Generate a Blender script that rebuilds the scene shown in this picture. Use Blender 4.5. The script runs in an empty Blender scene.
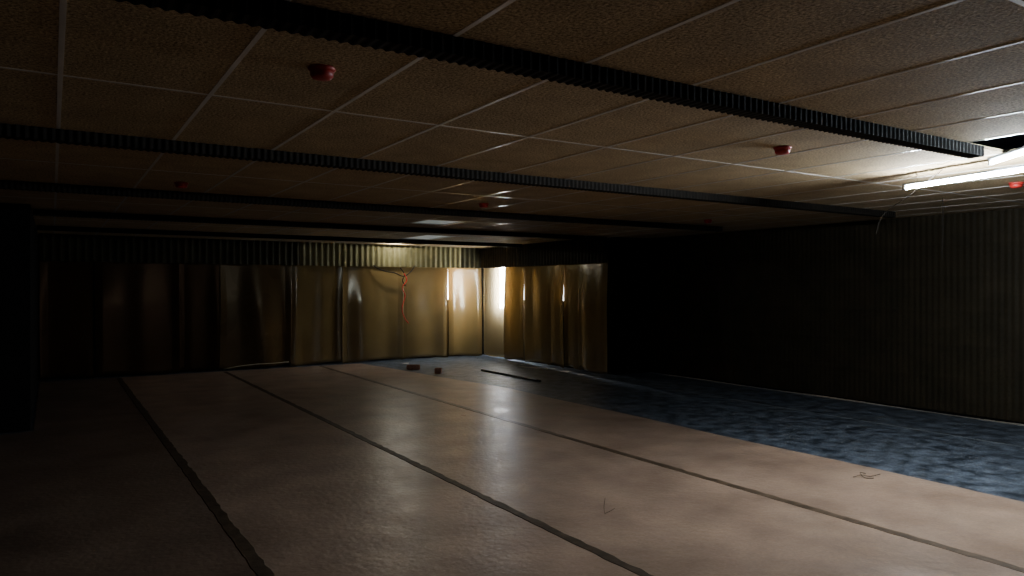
import bpy, math, random, bmesh
from mathutils import Vector
random.seed(7)
S=bpy.context.scene
C=S.collection
H=2.46      # ceiling height
# ------------------------------------------------------------ helpers
def mesh(name,verts,faces,mat=None,smooth=False,parent=None):
    me=bpy.data.meshes.new(name); me.from_pydata(verts,[],faces); me.update()
    o=bpy.data.objects.new(name,me); C.objects.link(o)
    if mat: me.materials.append(mat)
    if smooth:
        for p in me.polygons: p.use_smooth=True
    if parent: o.parent=parent
    return o
def boxdata(x0,x1,y0,y1,z0,z1):
    v=[(x0,y0,z0),(x1,y0,z0),(x1,y1,z0),(x0,y1,z0),(x0,y0,z1),(x1,y0,z1),(x1,y1,z1),(x0,y1,z1)]
    f=[(0,3,2,1),(4,5,6,7),(0,1,5,4),(1,2,6,5),(2,3,7,6),(3,0,4,7)]
    return v,f
def box(name,x0,x1,y0,y1,z0,z1,mat,parent=None):
    v,f=boxdata(x0,x1,y0,y1,z0,z1); return mesh(name,v,f,mat,parent=parent)
def meta(o,label,cat,group=None,kind=None):
    o["label"]=label; o["category"]=cat
    if group:o["group"]=group
    if kind:o["kind"]=kind
def struct(o): o["kind"]="structure"; return o
def lathe(name,prof,mat,seg=32,parent=None,loc=(0,0,0)):
    v=[];f=[]
    for r,z in prof:
        for i in range(seg):
            a=2*math.pi*i/seg; v.append((r*math.cos(a),r*math.sin(a),z))
    n=len(prof)
    for j in range(n-1):
        for i in range(seg):
            k=(i+1)%seg; f.append((j*seg+i,j*seg+k,(j+1)*seg+k,(j+1)*seg+i))
    f.append(tuple(range(seg))[::-1]); f.append(tuple((n-1)*seg+i for i in range(seg)))
    o=mesh(name,v,f,mat,True,parent); o.location=loc
    return o
def tube(name,pts,r,mat,parent=None,seg=8,smoothpts=True):
    P=[Vector(p) for p in pts]
    if smoothpts and len(P)>2:
        Q=[P[0]*2-P[1]]+P+[P[-1]*2-P[-2]]; R=[]
        for i in range(1,len(Q)-2):
            for k in range(6):
                t=k/6;a,b,c,d=Q[i-1],Q[i],Q[i+1],Q[i+2]
                R.append(.5*((2*b)+(c-a)*t+(2*a-5*b+4*c-d)*t*t+(3*b-a-3*c+d)*t**3))
        R.append(P[-1]); P=R
    v=[];f=[];up=Vector((0.13,0.21,.97))
    for i,p in enumerate(P):
        d=(P[min(i+1,len(P)-1)]-P[max(i-1,0)]).normalized()
        s=d.cross(up)
        if s.length<.05: s=d.cross(Vector((1,0,0)))
        s.normalize(); t=d.cross(s).normalized()
        for k in range(seg):
            a=2*math.pi*k/seg; v.append(tuple(p+s*r*math.cos(a)+t*r*math.sin(a)))
    for i in range(len(P)-1):
        for k in range(seg):
            q=(k+1)%seg; f.append((i*seg+k,i*seg+q,(i+1)*seg+q,(i+1)*seg+k))
    f.append(tuple(range(seg))[::-1]); f.append(tuple((len(P)-1)*seg+i for i in range(seg)))
    return mesh(name,v,f,mat,True,parent)
def material(name,c1,c2,scale=5,rough=.6,detail=6,spec=.5,metal=0,bump=0,bscale=None,lo=.35,hi=.65,rvar=0,sx=(1,1,1),fine=None,rscale=1.7,tint=None,bdet=3):
    m=bpy.data.materials.new(name); m.use_nodes=True; nt=m.node_tree; N=nt.nodes; L=nt.links
    b=N["Principled BSDF"]; tc=N.new("ShaderNodeTexCoord"); mp=N.new("ShaderNodeMapping"); mp.inputs["Scale"].default_value=sx
    L.new(tc.outputs["Object"],mp.inputs[0])
    n=N.new("ShaderNodeTexNoise"); n.inputs["Scale"].default_value=scale; n.inputs["Detail"].default_value=detail; n.inputs["Roughness"].default_value=.6
    L.new(mp.outputs[0],n.inputs["Vector"])
    r=N.new("ShaderNodeValToRGB"); r.color_ramp.elements[0].position=lo; r.color_ramp.elements[1].position=hi
    r.color_ramp.elements[0].color=(*c1,1); r.color_ramp.elements[1].color=(*c2,1)
    L.new(n.outputs["Fac"],r.inputs[0]); col=r.outputs[0]
    if fine:
        fs,fa,fb=fine
        n3=N.new("ShaderNodeTexNoise"); n3.inputs["Scale"].default_value=fs; n3.inputs["Detail"].default_value=2
        L.new(mp.outputs[0],n3.inputs["Vector"])
        mr=N.new("ShaderNodeMapRange"); mr.inputs[1].default_value=.25; mr.inputs[2].default_value=.75; mr.inputs[3].default_value=fa; mr.inputs[4].default_value=fb
        L.new(n3.outputs["Fac"],mr.inputs[0])
        vm=N.new("ShaderNodeVectorMath"); vm.operation='SCALE'
        L.new(col,vm.inputs[0]); L.new(mr.outputs[0],vm.inputs["Scale"]); col=vm.outputs[0]
    L.new(col,b.inputs["Base Color"])
    b.inputs["Roughness"].default_value=rough; b.inputs["Metallic"].default_value=metal; b.inputs["Specular IOR Level"].default_value=spec
    if tint: b.inputs["Specular Tint"].default_value=(*tint,1)
    if rvar:
        mr=N.new("ShaderNodeMapRange"); mr.inputs[1].default_value=.2; mr.inputs[2].default_value=.8; mr.inputs[3].default_value=rough-rvar; mr.inputs[4].default_value=rough+rvar
        n4=N.new("ShaderNodeTexNoise"); n4.inputs["Scale"].default_value=rscale; n4.inputs["Detail"].default_value=2
        L.new(mp.outputs[0],n4.inputs["Vector"]); L.new(n4.outputs["Fac"],mr.inputs[0]); L.new(mr.outputs[0],b.inputs["Roughness"])
    if bump:
        n2=N.new("ShaderNodeTexNoise"); n2.inputs["Scale"].default_value=bscale or scale*3; n2.inputs["Detail"].default_value=bdet
        L.new(mp.outputs[0],n2.inputs["Vector"])
        bp=N.new("ShaderNodeBump"); bp.inputs["Strength"].default_value=bump; bp.inputs["Distance"].default_value=.01
        L.new(n2.outputs["Fac"],bp.inputs["Height"]); L.new(bp.outputs[0],b.inputs["Normal"])
    return m
def emis(name,col,s):
    m=bpy.data.materials.new(name); m.use_nodes=True; b=m.node_tree.nodes["Principled BSDF"]
    b.inputs["Base Color"].default_value=(.8,.8,.8,1); b.inputs["Emission Color"].default_value=(*col,1); b.inputs["Emission Strength"].default_value=s
    return m
# ------------------------------------------------------------ materials
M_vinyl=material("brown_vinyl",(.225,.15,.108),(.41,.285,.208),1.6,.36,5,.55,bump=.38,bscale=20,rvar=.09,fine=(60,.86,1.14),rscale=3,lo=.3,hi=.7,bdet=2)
M_vinylshade=material("shaded_brown_vinyl",(.12,.078,.056),(.21,.145,.105),1.6,.42,5,.35,bump=.36,bscale=22,rvar=.08,fine=(60,.86,1.14),rscale=2.5,lo=.3,hi=.7,bdet=2)  # light falloff on the left floor, put into a darker vinyl colour
M_blue=material("blue_underlay",(.022,.028,.037),(.135,.163,.205),6,.44,9,.45,bump=.6,bscale=20,rvar=.08,fine=(60,.5,1.4),lo=.38,hi=.66)
M_tape=material("dark_tape",(.035,.024,.015),(.085,.057,.037),9,.55,5,.3,bump=.2)
M_tapeb=material("brown_tape",(.06,.04,.024),(.14,.095,.06),9,.38,5,.5,bump=.3)
M_tapegrey=material("grey_tape",(.10,.115,.13),(.18,.195,.21),6,.45)
M_tile=material("wood_wool_board",(.165,.117,.064),(.58,.43,.245),76,.9,3,.12,bump=.35,bscale=85,lo=.34,hi=.66,fine=(5,.85,1.12))
M_tbar=material("cream_metal_grid",(.74,.69,.62),(.84,.79,.72),4,.2,3,1.0)
M_foam=material("dark_ribbed_foam",(.008,.0065,.005),(.016,.013,.010),12,.8,4,.15)
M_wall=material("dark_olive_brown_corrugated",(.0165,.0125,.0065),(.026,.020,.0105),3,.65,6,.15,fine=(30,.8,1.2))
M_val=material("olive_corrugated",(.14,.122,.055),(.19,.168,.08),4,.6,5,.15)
M_valshade=material("shaded_olive_corrugated",(.027,.023,.011),(.042,.036,.017),4,.6,5,.12)  # valance olive with the shade of its dim stretches mixed in
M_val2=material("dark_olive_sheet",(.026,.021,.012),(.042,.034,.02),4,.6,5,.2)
M_black=material("black_paint",(.005,.005,.005),(.010,.009,.008),3,.8,3,.1)
M_slab=material("grey_blue_concrete",(.15,.19,.25),(.22,.27,.33),5,.85)
M_plaster=material("pale_plaster_edge",(.22,.19,.15),(.42,.38,.31),20,.9)
M_red=material("red_plastic",(.28,.014,.010),(.38,.018,.014),8,.45,2,.5)
M_white=material("white_enamel",(.6,.6,.6),(.7,.7,.7),8,.4,2,.5)
M_grey=material("grey_enamel",(.16,.17,.18),(.2,.21,.22),8,.4,2,.5)
M_wire=material("black_cable_rubber",(.012,.01,.01),(.03,.025,.02),8,.6,2,.15)
M_redw=material("red_cable_rubber",(.75,.015,.02),(.85,.025,.03),8,.7,2,.2)
M_yel=material("pale_cable_rubber",(.5,.42,.26),(.6,.52,.34),8,.5)
M_brick=material("red_brick",(.26,.12,.08),(.42,.21,.14),14,.9,5,.2,bump=.6)
M_wood=material("dark_wood",(.01,.01,.01),(.03,.026,.02),10,.5)
M_twig=material("dry_scrap",(.08,.06,.04),(.2,.15,.1),20,.8)
M_paper=material("dusty_paper",(.5,.47,.42),(.65,.62,.56),10,.8)
E_tube=emis("lit_fluorescent_tube",(.84,.93,1),740)
E_tube3=emis("cool_fluorescent_tube",(.70,.87,1),150)
E_tube2=emis("neutral_fluorescent_tube",(1,.97,.82),280)
E_win=emis("daylight_glazing",(.88,.95,1),560)
E_backglow=emis("added_back_glow",(.95,.98,1),42)  # added emission for streaks and glow at the back curtain
E_streak=emis("added_streak_glow",(1,.99,.96),7)  # added emission for the bright streaks between side curtains
E_pan=emis("dim_diffuser",(.65,.72,.68),.2)
def curtain_mat(name,c1,c2,tc_,tr,transp=0,rough=.24,spec=.6,tint=None):
    m=material(name,c1,c2,.8,rough,3,spec,rvar=.04,bump=.03,bscale=4,tint=tint)
    nt=m.node_tree;N=nt.nodes;L=nt.links;b=N["Principled BSDF"];out=N["Material Output"]
    t=N.new("ShaderNodeBsdfTranslucent"); t.inputs[0].default_value=(*tc_,1)
    mx=N.new("ShaderNodeMixShader"); mx.inputs[0].default_value=tr
    L.new(b.outputs[0],mx.inputs[1]);L.new(t.outputs[0],mx.inputs[2]); last=mx
    if transp:
        tp=N.new("ShaderNodeBsdfTransparent"); tp.inputs[0].default_value=(.95,.97,1,1)
        m2=N.new("ShaderNodeMixShader"); m2.inputs[0].default_value=transp
        L.new(mx.outputs[0],m2.inputs[1]);L.new(tp.outputs[0],m2.inputs[2]); last=m2
    L.new(last.outputs[0],out.inputs[0])
    return m
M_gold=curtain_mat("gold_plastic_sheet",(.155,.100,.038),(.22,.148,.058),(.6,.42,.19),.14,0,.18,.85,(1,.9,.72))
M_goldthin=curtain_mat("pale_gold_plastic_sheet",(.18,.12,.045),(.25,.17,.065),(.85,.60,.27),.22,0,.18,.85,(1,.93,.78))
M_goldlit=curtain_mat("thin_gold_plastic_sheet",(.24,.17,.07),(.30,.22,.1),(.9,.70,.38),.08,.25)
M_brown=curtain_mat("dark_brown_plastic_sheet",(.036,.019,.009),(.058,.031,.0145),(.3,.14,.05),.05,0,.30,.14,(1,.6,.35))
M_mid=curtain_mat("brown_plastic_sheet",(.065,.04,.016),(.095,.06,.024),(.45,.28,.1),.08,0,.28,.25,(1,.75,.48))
# ------------------------------------------------------------ floor
XL,XR,YF,YB=-3.0,9.3,-3.0,14.75
struct(box("floor",XL,XR,YF,YB,-.1,0,M_blue))
def sheet(x0,x1,y0,y1,z,mat,name,wob=0.012,notch=None):
    n=120; v=[];f=[]
    for i in range(n+1):
        y=y0+(y1-y0)*i/n
        a=wob*math.sin(y*2.1)+random.uniform(-wob,wob)*.4
        if wob: a-=.62*max(0,(y-9.5)/5)
        xx=x0 if notch is None or y<notch[0] else notch[1]
        for x,zz in((xx,z),(x1+a,z),(x1+a+.004,.0005)): v.append((x,y,zz))
    for i in range(n):
        for k in range(2): f.append((i*3+k,i*3+k+1,(i+1)*3+k+1,(i+1)*3+k))
    return mesh(name,v,f,mat)
sheets=[(-2.9,-.84,9.3,None),(-.83,.97,14.3,(9.3,-.17)),(.97,2.70,14.3,None),(2.70,4.50,14.3,None),(4.50,5.95,14.3,None)]
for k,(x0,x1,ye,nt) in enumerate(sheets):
    o=sheet(x0,x1,-2.95,ye,.004,M_vinylshade if k<2 else M_vinyl,"vinyl_sheet",wob=.012 if x1>5.9 else 0,notch=nt)
    meta(o,"shade-darkened brown vinyl flooring sheet laid flat by the black pier" if k<2 else "brown mottled vinyl flooring sheet laid flat, taped at the seams","flooring","brown vinyl floor sheets")
for x,w,mt,lab in((.97,.08,M_tape,"dark tape strip sealing a seam of the brown vinyl"),(2.70,.07,M_tape,"dark tape strip sealing a seam of the brown vinyl"),(4.50,.075,M_tapeb,"shiny brown tape strip sealing a seam of the brown vinyl")):
    v=[];f=[];n=220
    for i in range(n+1):
        y=-2.9+17.1*i/n; j=random.uniform(-.005,.005); j2=random.uniform(-.009,.009)
        v+= [(x-w/2+j,y,.0045),(x-w/2+j+.003,y,.007),(x+w/2+j2-.003,y,.007),(x+w/2+j2,y,.0045)]
    for i in range(n):
        for k in range(3): f.append((i*4+k,i*4+k+1,i*4+k+5,i*4+k+4))
    o=mesh("floor_tape",v,f,mt); meta(o,lab,"tape","floor seam tapes")
o=box("floor_tape",7.985,8.015,-1,14.2,.0005,.003,M_tapegrey); meta(o,"thin grey tape seam on the dark blue underlay","tape","floor seam tapes")
# ------------------------------------------------------------ walls
struct(box("wall_left",XL-.1,XL,YF,YB,0,H+.6,M_black))
struct(box("wall_front",XL,XR,YF-.1,YF,0,H+.6,M_black))
struct(box("wall_back",XL,XR,YB,YB+.1,0,H+.6,M_black))
struct(box("wall_pier_left",XL+.01,-.2,9.5,YB-.01,0,H-.002,M_black))
struct(box("wall_pier_right",8.5,XR+.15,10.0,YB-.01,0,H-.002,M_black))
def corr_y(name,x,y0,y1,per,amp,mat,rows,seg=8):
    n=int((y1-y0)/per*seg)
    v=[];f=[];R=len(rows)
    for i in range(n+1):
        y=y0+(y1-y0)*i/n
        for z,dz in rows:
            v.append((x-(amp*(.5+.5*math.cos(2*math.pi*(y-y0)/per))+dz),y,z))
    for i in range(n):
        for k in range(R-1): f.append((i*R+k,(i+1)*R+k,(i+1)*R+k+1,i*R+k+1))
    return mesh(name,v,f,mat,True)
struct(box("wall_right",XR+.02,XR+.15,YF,9.99,0,H+.6,M_black))
rows=[(.03,0)]
for q in(.45,.86,1.27,1.68,2.09): rows+=[(q-.02,0),(q,-.003),(q+.02,0)]
rows+=[(H-.001,0)]
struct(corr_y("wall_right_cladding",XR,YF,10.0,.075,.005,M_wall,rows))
v=[];f=[];n=420
for i in range(n+1):
    y=0+9.6*i/n
    h=.008+.006*math.sin(y*2.3)+random.uniform(-.002,.003); w=.028+.01*math.sin(y*1.7+1)
    v+=[(XR-.03,y,.001+h),(XR-.035-w,y,.001)]
for i in range(n): f.append((2*i,2*i+2,2*i+3,2*i+1))
struct(mesh("baseboard_right",v,f,M_plaster))
# ------------------------------------------------------------ ceiling
Xs=[XL]+[.03+.6*k for k in range(-5,16) if XL<.03+.6*k<XR]+[XR]
B0=2.33; BS=2.57; BW=.10
beams=[B0+BS*k for k in range(5)]
Ys=sorted([YF,-1.5,-.24+.05]+[1.1]+[b+BW/2 for b in beams]+[b+BW/2+1.285 for b in beams]+[YB,14.2,9.45])
def missing(x,y):
    return (4.82<x<5.44 and 1.0<y<2.39)or(4.2<x<4.84 and 8.7<y<9.46)or(5.42<x<6.04 and 11.3<y<12.7)or(5.42<x<6.64 and 12.7<y<14.21)
v=[];f=[]
for i in range(len(Xs)-1):
    for j in range(len(Ys)-1):
        if missing((Xs[i]+Xs[i+1])/2,(Ys[j]+Ys[j+1])/2): continue
        a,b=boxdata(Xs[i]+.002,Xs[i+1]-.002,Ys[j]+.002,Ys[j+1]-.002,H,H+.02)
        k=len(v); v+=a; f+=[tuple(q+k for q in p) for p in b]
struct(mesh("ceiling",v,f,M_tile))
struct(box("ceiling_slab",XL-.1,XR+.15,YF-.1,YB+.1,H+.6,H+.7,M_slab))
t=0
for x in Xs[1:-1]:
    t+=1; struct(box("trim_%d"%t,x-.010,x+.010,YF,YB,H-.0016,H+.003,M_tbar))
for y in Ys[1:-1]:
    if any(abs(y-b-BW/2)<.02 for b in beams) or y>13.8 or abs(y-9.45)<.01: continue
    t+=1; struct(box("trim_%d"%t,XL,XR,y-.010,y+.010,H-.0012,H+.002,M_tbar))
for (x0,x1,y0,y1) in((4.23,4.83,8.81,9.45),(5.43,6.03,11.38,12.5)):
    e=bpy.data.objects.new("ceiling_light_panel",None); C.objects.link(e); e.location=((x0+x1)/2,(y0+y1)/2,H)
    meta(e,"recessed square-edged ceiling light panel, barely lit, between chipboard tiles","ceiling light","recessed light panels")
    hx,hy=(x1-x0)/2,(y1-y0)/2
    box("diffuser",-hx+.03,hx-.03,-hy+.03,hy-.03,.012,.02,E_pan,e)
    v=[];f=[]
    for a in((-hx+.012,hx-.012,-hy+.012,-hy+.035),(-hx+.012,hx-.012,hy-.035,hy-.012),(-hx+.012,-hx+.035,-hy+.035,hy-.035),(hx-.035,hx-.012,-hy+.035,hy-.035)):
        p,q=boxdata(*a,.002,.05); k=len(v); v+=p; f+=[tuple(s+k for s in r) for r in q]
    mesh("frame",v,f,M_white,parent=e)
def beam(y,x0,x1,drop=.07,per=.042):
    n=int((x1-x0)/per*6); v=[];f=[]
    for i in range(n+1):
        x=x0+(x1-x0)*i/n; s=.5+.5*math.cos(2*math.pi*(x-x0)/per); c=.007*(1-s)
        v+=[(x,y+c,H-.001),(x,y+c,H-drop+c*.7),(x,y+BW-c,H-drop+c*.7),(x,y+BW-c,H-.001)]
    for i in range(n):
        for k in range(4): q=(k+1)%4; f.append((i*4+k,(i+1)*4+k,(i+1)*4+q,i*4+q))
    f.append((0,1,2,3)); f.append((n*4+3,n*4+2,n*4+1,n*4))
    return mesh("ribbed_ceiling_beam",v,f,M_foam)
ends=[5.04,8.5,8.4,8.3,8.2]
for b,e in zip(beams,ends):
    o=beam(b,-2.9 if b<9.4 else -.19,e)
    meta(o,"long black ribbed foam-clad beam fixed under the chipboard ceiling","ceiling beam","ribbed ceiling beams")
# ------------------------------------------------------------ valances
def corr_x(name,y,x0,x1,z0,z1,per,amp,mat):
    n=int((x1-x0)/per*8); v=[];f=[]
    for i in range(n+1):
        x=x0+(x1-x0)*i/n; yy=y-amp*(.5+.5*math.cos(2*math.pi*x/per))
        v+=[(x,yy,z0),(x,yy,z1),(x,y+.02,z0),(x,y+.02,z1)]
    for i in range(n):
        a=i*4;b=a+4
        f+=[(a,b,b+1,a+1),(a+2,a+3,b+3,b+2),(a,a+2,b+2,b),(a+1,b+1,b+3,a+3)]
    return mesh(name,v,f,mat,False)
for xa,xb,mt,lb in((-.18,4.14,M_valshade,"shade-darkened corrugated sheet valance above the brown plastic curtains"),(4.142,7.74,M_val,"olive corrugated sheet valance above the gold plastic curtains"),(7.742,8.245,M_valshade,"short shade-darkened corrugated sheet valance in the curtain corner")):  # outer sections coloured darker to stand for shade beyond the lamp's pool
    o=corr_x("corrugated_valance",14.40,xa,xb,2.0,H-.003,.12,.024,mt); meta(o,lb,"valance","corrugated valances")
n=350;v=[];f=[]
for i in range(n+1):
    y=10.0+4.42*i/n; xx=8.28-.025*(.5+.5*math.cos(2*math.pi*y/.10))
    v+=[(xx,y,2.0),(xx,y,H-.003),(8.30,y,2.0),(8.30,y,H-.003)]
for i in range(n):
    a=i*4;b=a+4; f+=[(a,a+1,b+1,b),(a+2,b+2,b+3,a+3),(a,b,b+2,a+2)]
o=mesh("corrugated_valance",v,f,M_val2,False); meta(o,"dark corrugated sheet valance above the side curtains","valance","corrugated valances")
# ------------------------------------------------------------ curtains
def curtain(p0,p1,nrm,ztop,zbot,amp,seed,off=0,mat=None,freq=1.0):
    R=random.Random(seed); p0=Vector(p0);p1=Vector(p1);nrm=Vector(nrm);L=(p1-p0).length
    nf=[(R.uniform(.8,1.25),R.uniform(0,6),1.0),(R.uniform(1.8,2.6),R.uniform(0,6),.4),(R.uniform(4,5),R.uniform(0,6),.05)]
    nu,nv=110,30;v=[];f=[]
    for j in range(nv+1):
        t=j/nv
        for i in range(nu+1):
            s=i/nu; d=0
            for fr,ph,a in nf: d+=a*math.sin(freq*fr*s*L*3.6+ph+ 1.3*t*math.sin(ph*2+s*2.5))
            e=min(1,min(s,1-s)*L/.12)
            d*=amp*(.35+.65*min(1,t*2.5))*(.15+.85*e)
            d+= .010*math.sin(t*4.5)*t
            z=ztop-(ztop-zbot+.02*math.sin(s*5+seed))*t + (-.008*math.sin(s*math.pi*3+seed))*(1-t)
            sw=.016*math.sin(t*5+seed)*t
            q=p0+(p1-p0)*s+(p1-p0).normalized()*sw*.6+nrm*(d+off*min(1,.25+t*2))
            v.append((q.x,q.y,z))
    for j in range(nv):
        for i in range(nu):
            a=j*(nu+1)+i; f.append((a,a+1,a+nu+2,a+nu+1))
    o=mesh("plastic_curtain",v,f,mat or M_gold,True)
    m=o.modifiers.new("solid","SOLIDIFY"); m.thickness=.003
    return o
xs=[-.18,.63,1.95,2.67,3.97,5.03,6.35,7.44,8.29]
for i in range(len(xs)-1):
    a=xs[i]-(.015 if i else 0); b=xs[i+1]+(.015 if i<len(xs)-2 else 0)
    if i==6: b=xs[7]
    if i==7: a=xs[7]-.004
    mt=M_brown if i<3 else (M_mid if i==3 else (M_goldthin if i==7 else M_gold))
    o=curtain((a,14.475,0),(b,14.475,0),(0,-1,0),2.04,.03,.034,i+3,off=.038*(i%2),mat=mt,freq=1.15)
    meta(o,"near-black brown glossy plastic sheet curtain below the valance" if i<3 else "glossy gold-brown plastic sheet curtain below the olive valance","curtain","gold plastic curtains")
side=[(14.44,13.44,2.05,0),(13.50,12.72,2.05,.04),(12.755,11.86,2.05,.0),(11.88,11.33,2.05,.04),(11.365,10.83,2.05,.0),(10.85,10.03,2.05,.04)]
for i,(a,b,zt,of) in enumerate(side):
    o=curtain((8.355,a,0),(8.355,b,0),(-1,0,0),zt,.03,.020,i+31,off=of,mat=M_goldlit if i==0 else M_gold,freq=1.3)
    meta(o,"thin gold plastic sheet glowing with daylight from a window behind" if i==0 else "glossy gold-brown plastic sheet curtain with soft vertical folds","curtain","gold plastic curtains")
struct(box("window_1",8.47,8.495,13.42,13.92,1.1,2.05,E_win))
struct(box("streak_glow_strip_1",8.47,8.495,12.72,13.0,1.3,1.95,E_streak))  # glowing strip added behind the curtain gap to make a white streak
struct(box("streak_glow_strip_2",8.47,8.495,11.35,11.6,1.3,1.95,E_streak))  # second added strip, same purpose
struct(box("back_glow_panel",7.36,7.95,14.70,14.735,1.3,2.05,E_backglow))  # glowing panel added behind the back curtain for its streak and glow
for a in((13.36,13.42,1.05,2.1),(13.92,13.98,1.05,2.1)):
    t+=1; struct(box("trim_%d"%t,8.45,8.498,a[0],a[1],a[2],a[3],M_white))
# ------------------------------------------------------------ ceiling detectors
def detector(x,y,lab):
    e=bpy.data.objects.new("smoke_detector",None); C.objects.link(e); e.location=(x,y,H-.001); e.scale=(.88,.88,.85)
    meta(e,lab,"smoke detector","red capped ceiling detectors")
    lathe("base",[(.062,.001),(.065,-.006),(.06,-.014),(.055,-.018)],M_red,parent=e)
    lathe("dust_cap",[(.050,-.014),(.054,-.02),(.053,-.038),(.045,-.050),(.02,-.055)],M_red,parent=e)
for x,y in((.944,2.97),(3.99,3.05),(7.04,3.0),(.945,6.85),(3.93,6.8),(7.4,6.83)):
    detector(x,y,"red smoke detector with dust cap under the chipboard ceiling")
# ------------------------------------------------------------ fluorescent fittings
def batten(p,yaw,length,lab,zt,wires=False,em=None,wl=0,r=.012,hm=None):
    e=bpy.data.objects.new("fluorescent_batten",None); C.objects.link(e); e.location=(*p,zt); e.rotation_euler=(0,0,yaw)
    meta(e,lab,"ceiling light")
    L=length/2
    v=[];prof=[(-.016,.020),(-.018,.032),(.018,.032),(.016,.020)]
    for y in(-L,L):
        for a,b in prof: v.append((a,y,b))
    f=[(0,1,2,3),(7,6,5,4)]+[(k,k+4,(k+1)%4+4,(k+1)%4) for k in range(4)]
    mesh("housing",v,f,hm or M_grey,parent=e)
    tube("tube",[(0,-L+.03,0),(0,L-.03,0)],r,em,e,16,False)
    for s in(-1,1):
        v,f=boxdata(-.013,.013,s*(L-.012)-.012,s*(L-.012)+.012,-.015,.022)
        mesh("lamp_holder",v,f,M_grey,parent=e)
    if wires:
        for s in(-1,1): tube("hanging_wire",[(0,s*L*.8,.03),(0,s*L*.8,wl)],.0015,M_wire,e,6,False)
    return e
batten((5.64,2.66),-math.radians(12.3),1.24,"lit white fluorescent tube batten hung askew under the ceiling",2.35,True,E_tube,H-2.35,.0135)
batten((5.14,2.025),-math.radians(39),1.3,"lit cool-white fluorescent tube batten beside the open ceiling bay",H-.036,False,E_tube3,0,.014)
batten((6.1,14.02),math.pi/2,.42,"lit fluorescent tube batten in an open ceiling bay",H+.052,True,E_tube2,.548)
# ------------------------------------------------------------ cables
def cable(name,pts,r,m,lab,cat="cable",parent=None):
    o=tube(name,pts,r,m,parent)
    if not parent: meta(o,lab,cat)
    return o
cable("hanging_cable",[(5.75,2.95,2.455),(5.9,3.3,2.30),(6.05,3.6,2.18),(6.1,3.7,2.02)],.003,M_wire,"thin black cable dangling beside the hung fluorescent tube")
cable("hanging_cable",[(7.6,3.9,2.455),(7.6,3.9,2.1),(7.62,3.92,1.85)],.003,M_wire,"thin black cable hanging straight down from the ceiling")
o=cable("cable_tangle",[(5.66,14.362,2.03),(5.72,14.35,1.97),(5.9,14.30,1.9),(6.1,14.30,1.87),(6.3,14.30,1.8),(6.45,14.30,1.88),(6.6,14.362,2.03)],.012,M_wire,"black and red cable tangle hanging from the olive valance")
cable("cable_bundle",[(6.24,14.33,1.98),(6.32,14.29,1.84),(6.28,14.29,1.7),(6.35,14.29,1.6),(6.30,14.29,1.62)],.010,M_wire,"",parent=o)
r=cable("red_cable",[(6.30,14.27,1.86),(6.36,14.26,1.72),(6.26,14.26,1.56),(6.32,14.26,1.38),(6.25,14.26,1.12),(6.31,14.26,.92),(6.40,14.26,.8)],.008,M_redw,"",parent=o); r["label"]="thin red cable"
cable("floor_cable",[(2.7,14.34,.04),(3.0,14.33,.08),(3.3,14.33,.10),(3.6,14.33,.10),(3.9,14.34,.11)],.008,M_yel,"thin pale cable lying along the foot of the curtains")
# ------------------------------------------------------------ debris
def brick(x,y,yaw,lab,sx=.25,sy=.12,sz=.075):
    bm=bmesh.new(); bmesh.ops.create_cube(bm,size=1)
    for q in bm.verts: q.co=Vector((q.co.x*sx,q.co.y*sy,q.co.z*sz+sz/2))
    bmesh.ops.bevel(bm,geom=bm.edges[:],offset=.008,segments=2,affect='EDGES')
    top=max(bm.faces,key=lambda p:p.calc_center_median().z)
    bmesh.ops.inset_region(bm,faces=[top],thickness=.025)
    for q in top.verts: q.co.z-=.015
    me=bpy.data.meshes.new("brick"); bm.to_mesh(me); bm.free(); me.materials.append(M_brick)
    o=bpy.data.objects.new("brick",me); C.objects.link(o); o.location=(x,y,.005); o.rotation_euler=(0,0,yaw)
    meta(o,lab,"brick","loose bricks on the floor")
brick(5.80,12.7,-.5,"loose reddish brick lying near the curtains",.25,.12,.085)
brick(5.90,11.85,.9,"loose dark brick standing at the blue underlay edge",.14,.11,.10)
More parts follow.
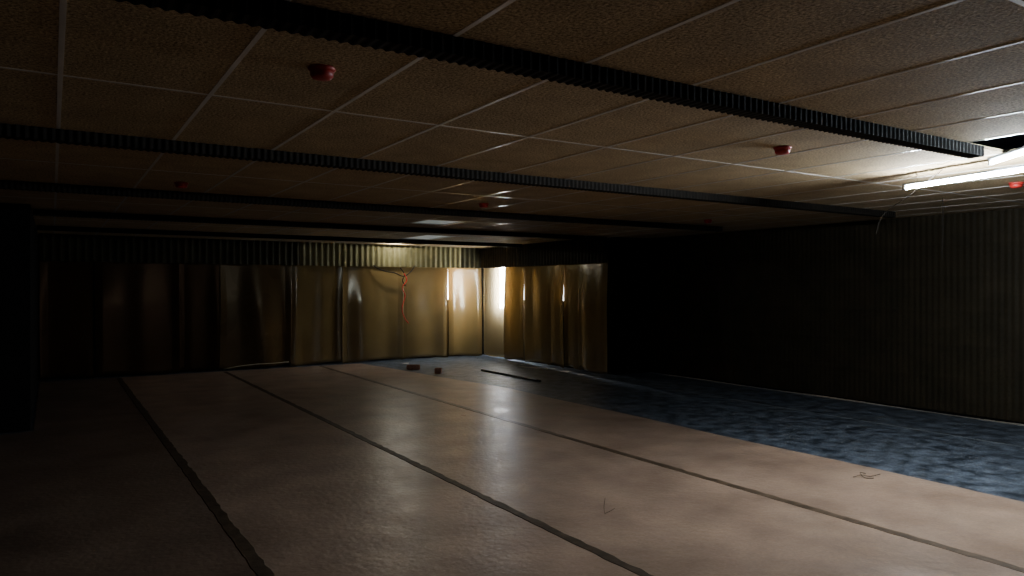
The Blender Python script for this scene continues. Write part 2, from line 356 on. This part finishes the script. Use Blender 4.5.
o=tube("wooden_stick",[(6.78,11.8,.02),(6.79,10.8,.022),(6.8,9.9,.02)],.02,M_wood,seg=6); meta(o,"long thin dark stick lying on the blue underlay","stick")
o=tube("metal_strip",[(7.7,12.0,.012),(8.0,11.4,.012)],.01,M_paper,seg=6); meta(o,"short pale strip lying on the underlay near the curtains","strip")
def scrap(x,y,lab,segs,r=.004):
    root=None
    for i,s in enumerate(segs):
        o=tube("twig" if i==0 else "twig_branch",[(x+a,y+b,c+.010) for a,b,c in s],r,M_twig,parent=root)
        if i==0: root=o; meta(o,lab,"debris")
scrap(5.60,3.52,"dry curled twig scrap lying at the vinyl edge",[[(-.08,.02,.0),(0,0,.01),(.06,-.04,.0),(.12,-.09,.02)],[(0,0,.01),(.05,.04,.015),(.11,.03,.0)],[(0,0,.01),(-.02,-.05,0),(.03,-.09,.0)]],.0032)
scrap(3.19,3.87,"thin dry straw standing off the brown vinyl",[[(0,0,0),(.01,.02,.04),(.02,.02,.1)],[(0,0,0),(.04,-.02,.02),(.07,-.02,.03)]],.002)
for x,y,s in((6.1,13.7,.09),(8.0,12.3,.08),(8.05,11.3,.09),(8.0,10.8,.12),(7.95,10.3,.1)):
    R=random.Random(x*y); n=9;v=[(x,y,.025)]
    for k in range(n):
        a=2*math.pi*k/n; rr=s*R.uniform(.6,1.1); v.append((x+rr*math.cos(a),y+rr*math.sin(a),.006+R.uniform(0,.015)))
    f=[(0,k+1,(k+1)%n+1) for k in range(n)]
    o=mesh("paper_scrap",v,f,M_paper); meta(o,"small crumpled pale paper scrap on the floor by the curtains","paper scrap","paper scraps by the curtains")
# ------------------------------------------------------------ light
w=bpy.data.worlds.new("World"); S.world=w; w.use_nodes=True
w.node_tree.nodes["Background"].inputs[0].default_value=(.5,.6,.8,1); w.node_tree.nodes["Background"].inputs[1].default_value=.02
# ------------------------------------------------------------ camera
cd=bpy.data.cameras.new("Camera"); cd.sensor_width=36; cd.lens=36*729/1024
co=bpy.data.objects.new("Camera",cd); C.objects.link(co); co.location=(0,0,1.55); co.rotation_euler=(math.pi/2,0,-math.radians(32.25))
S.camera=co
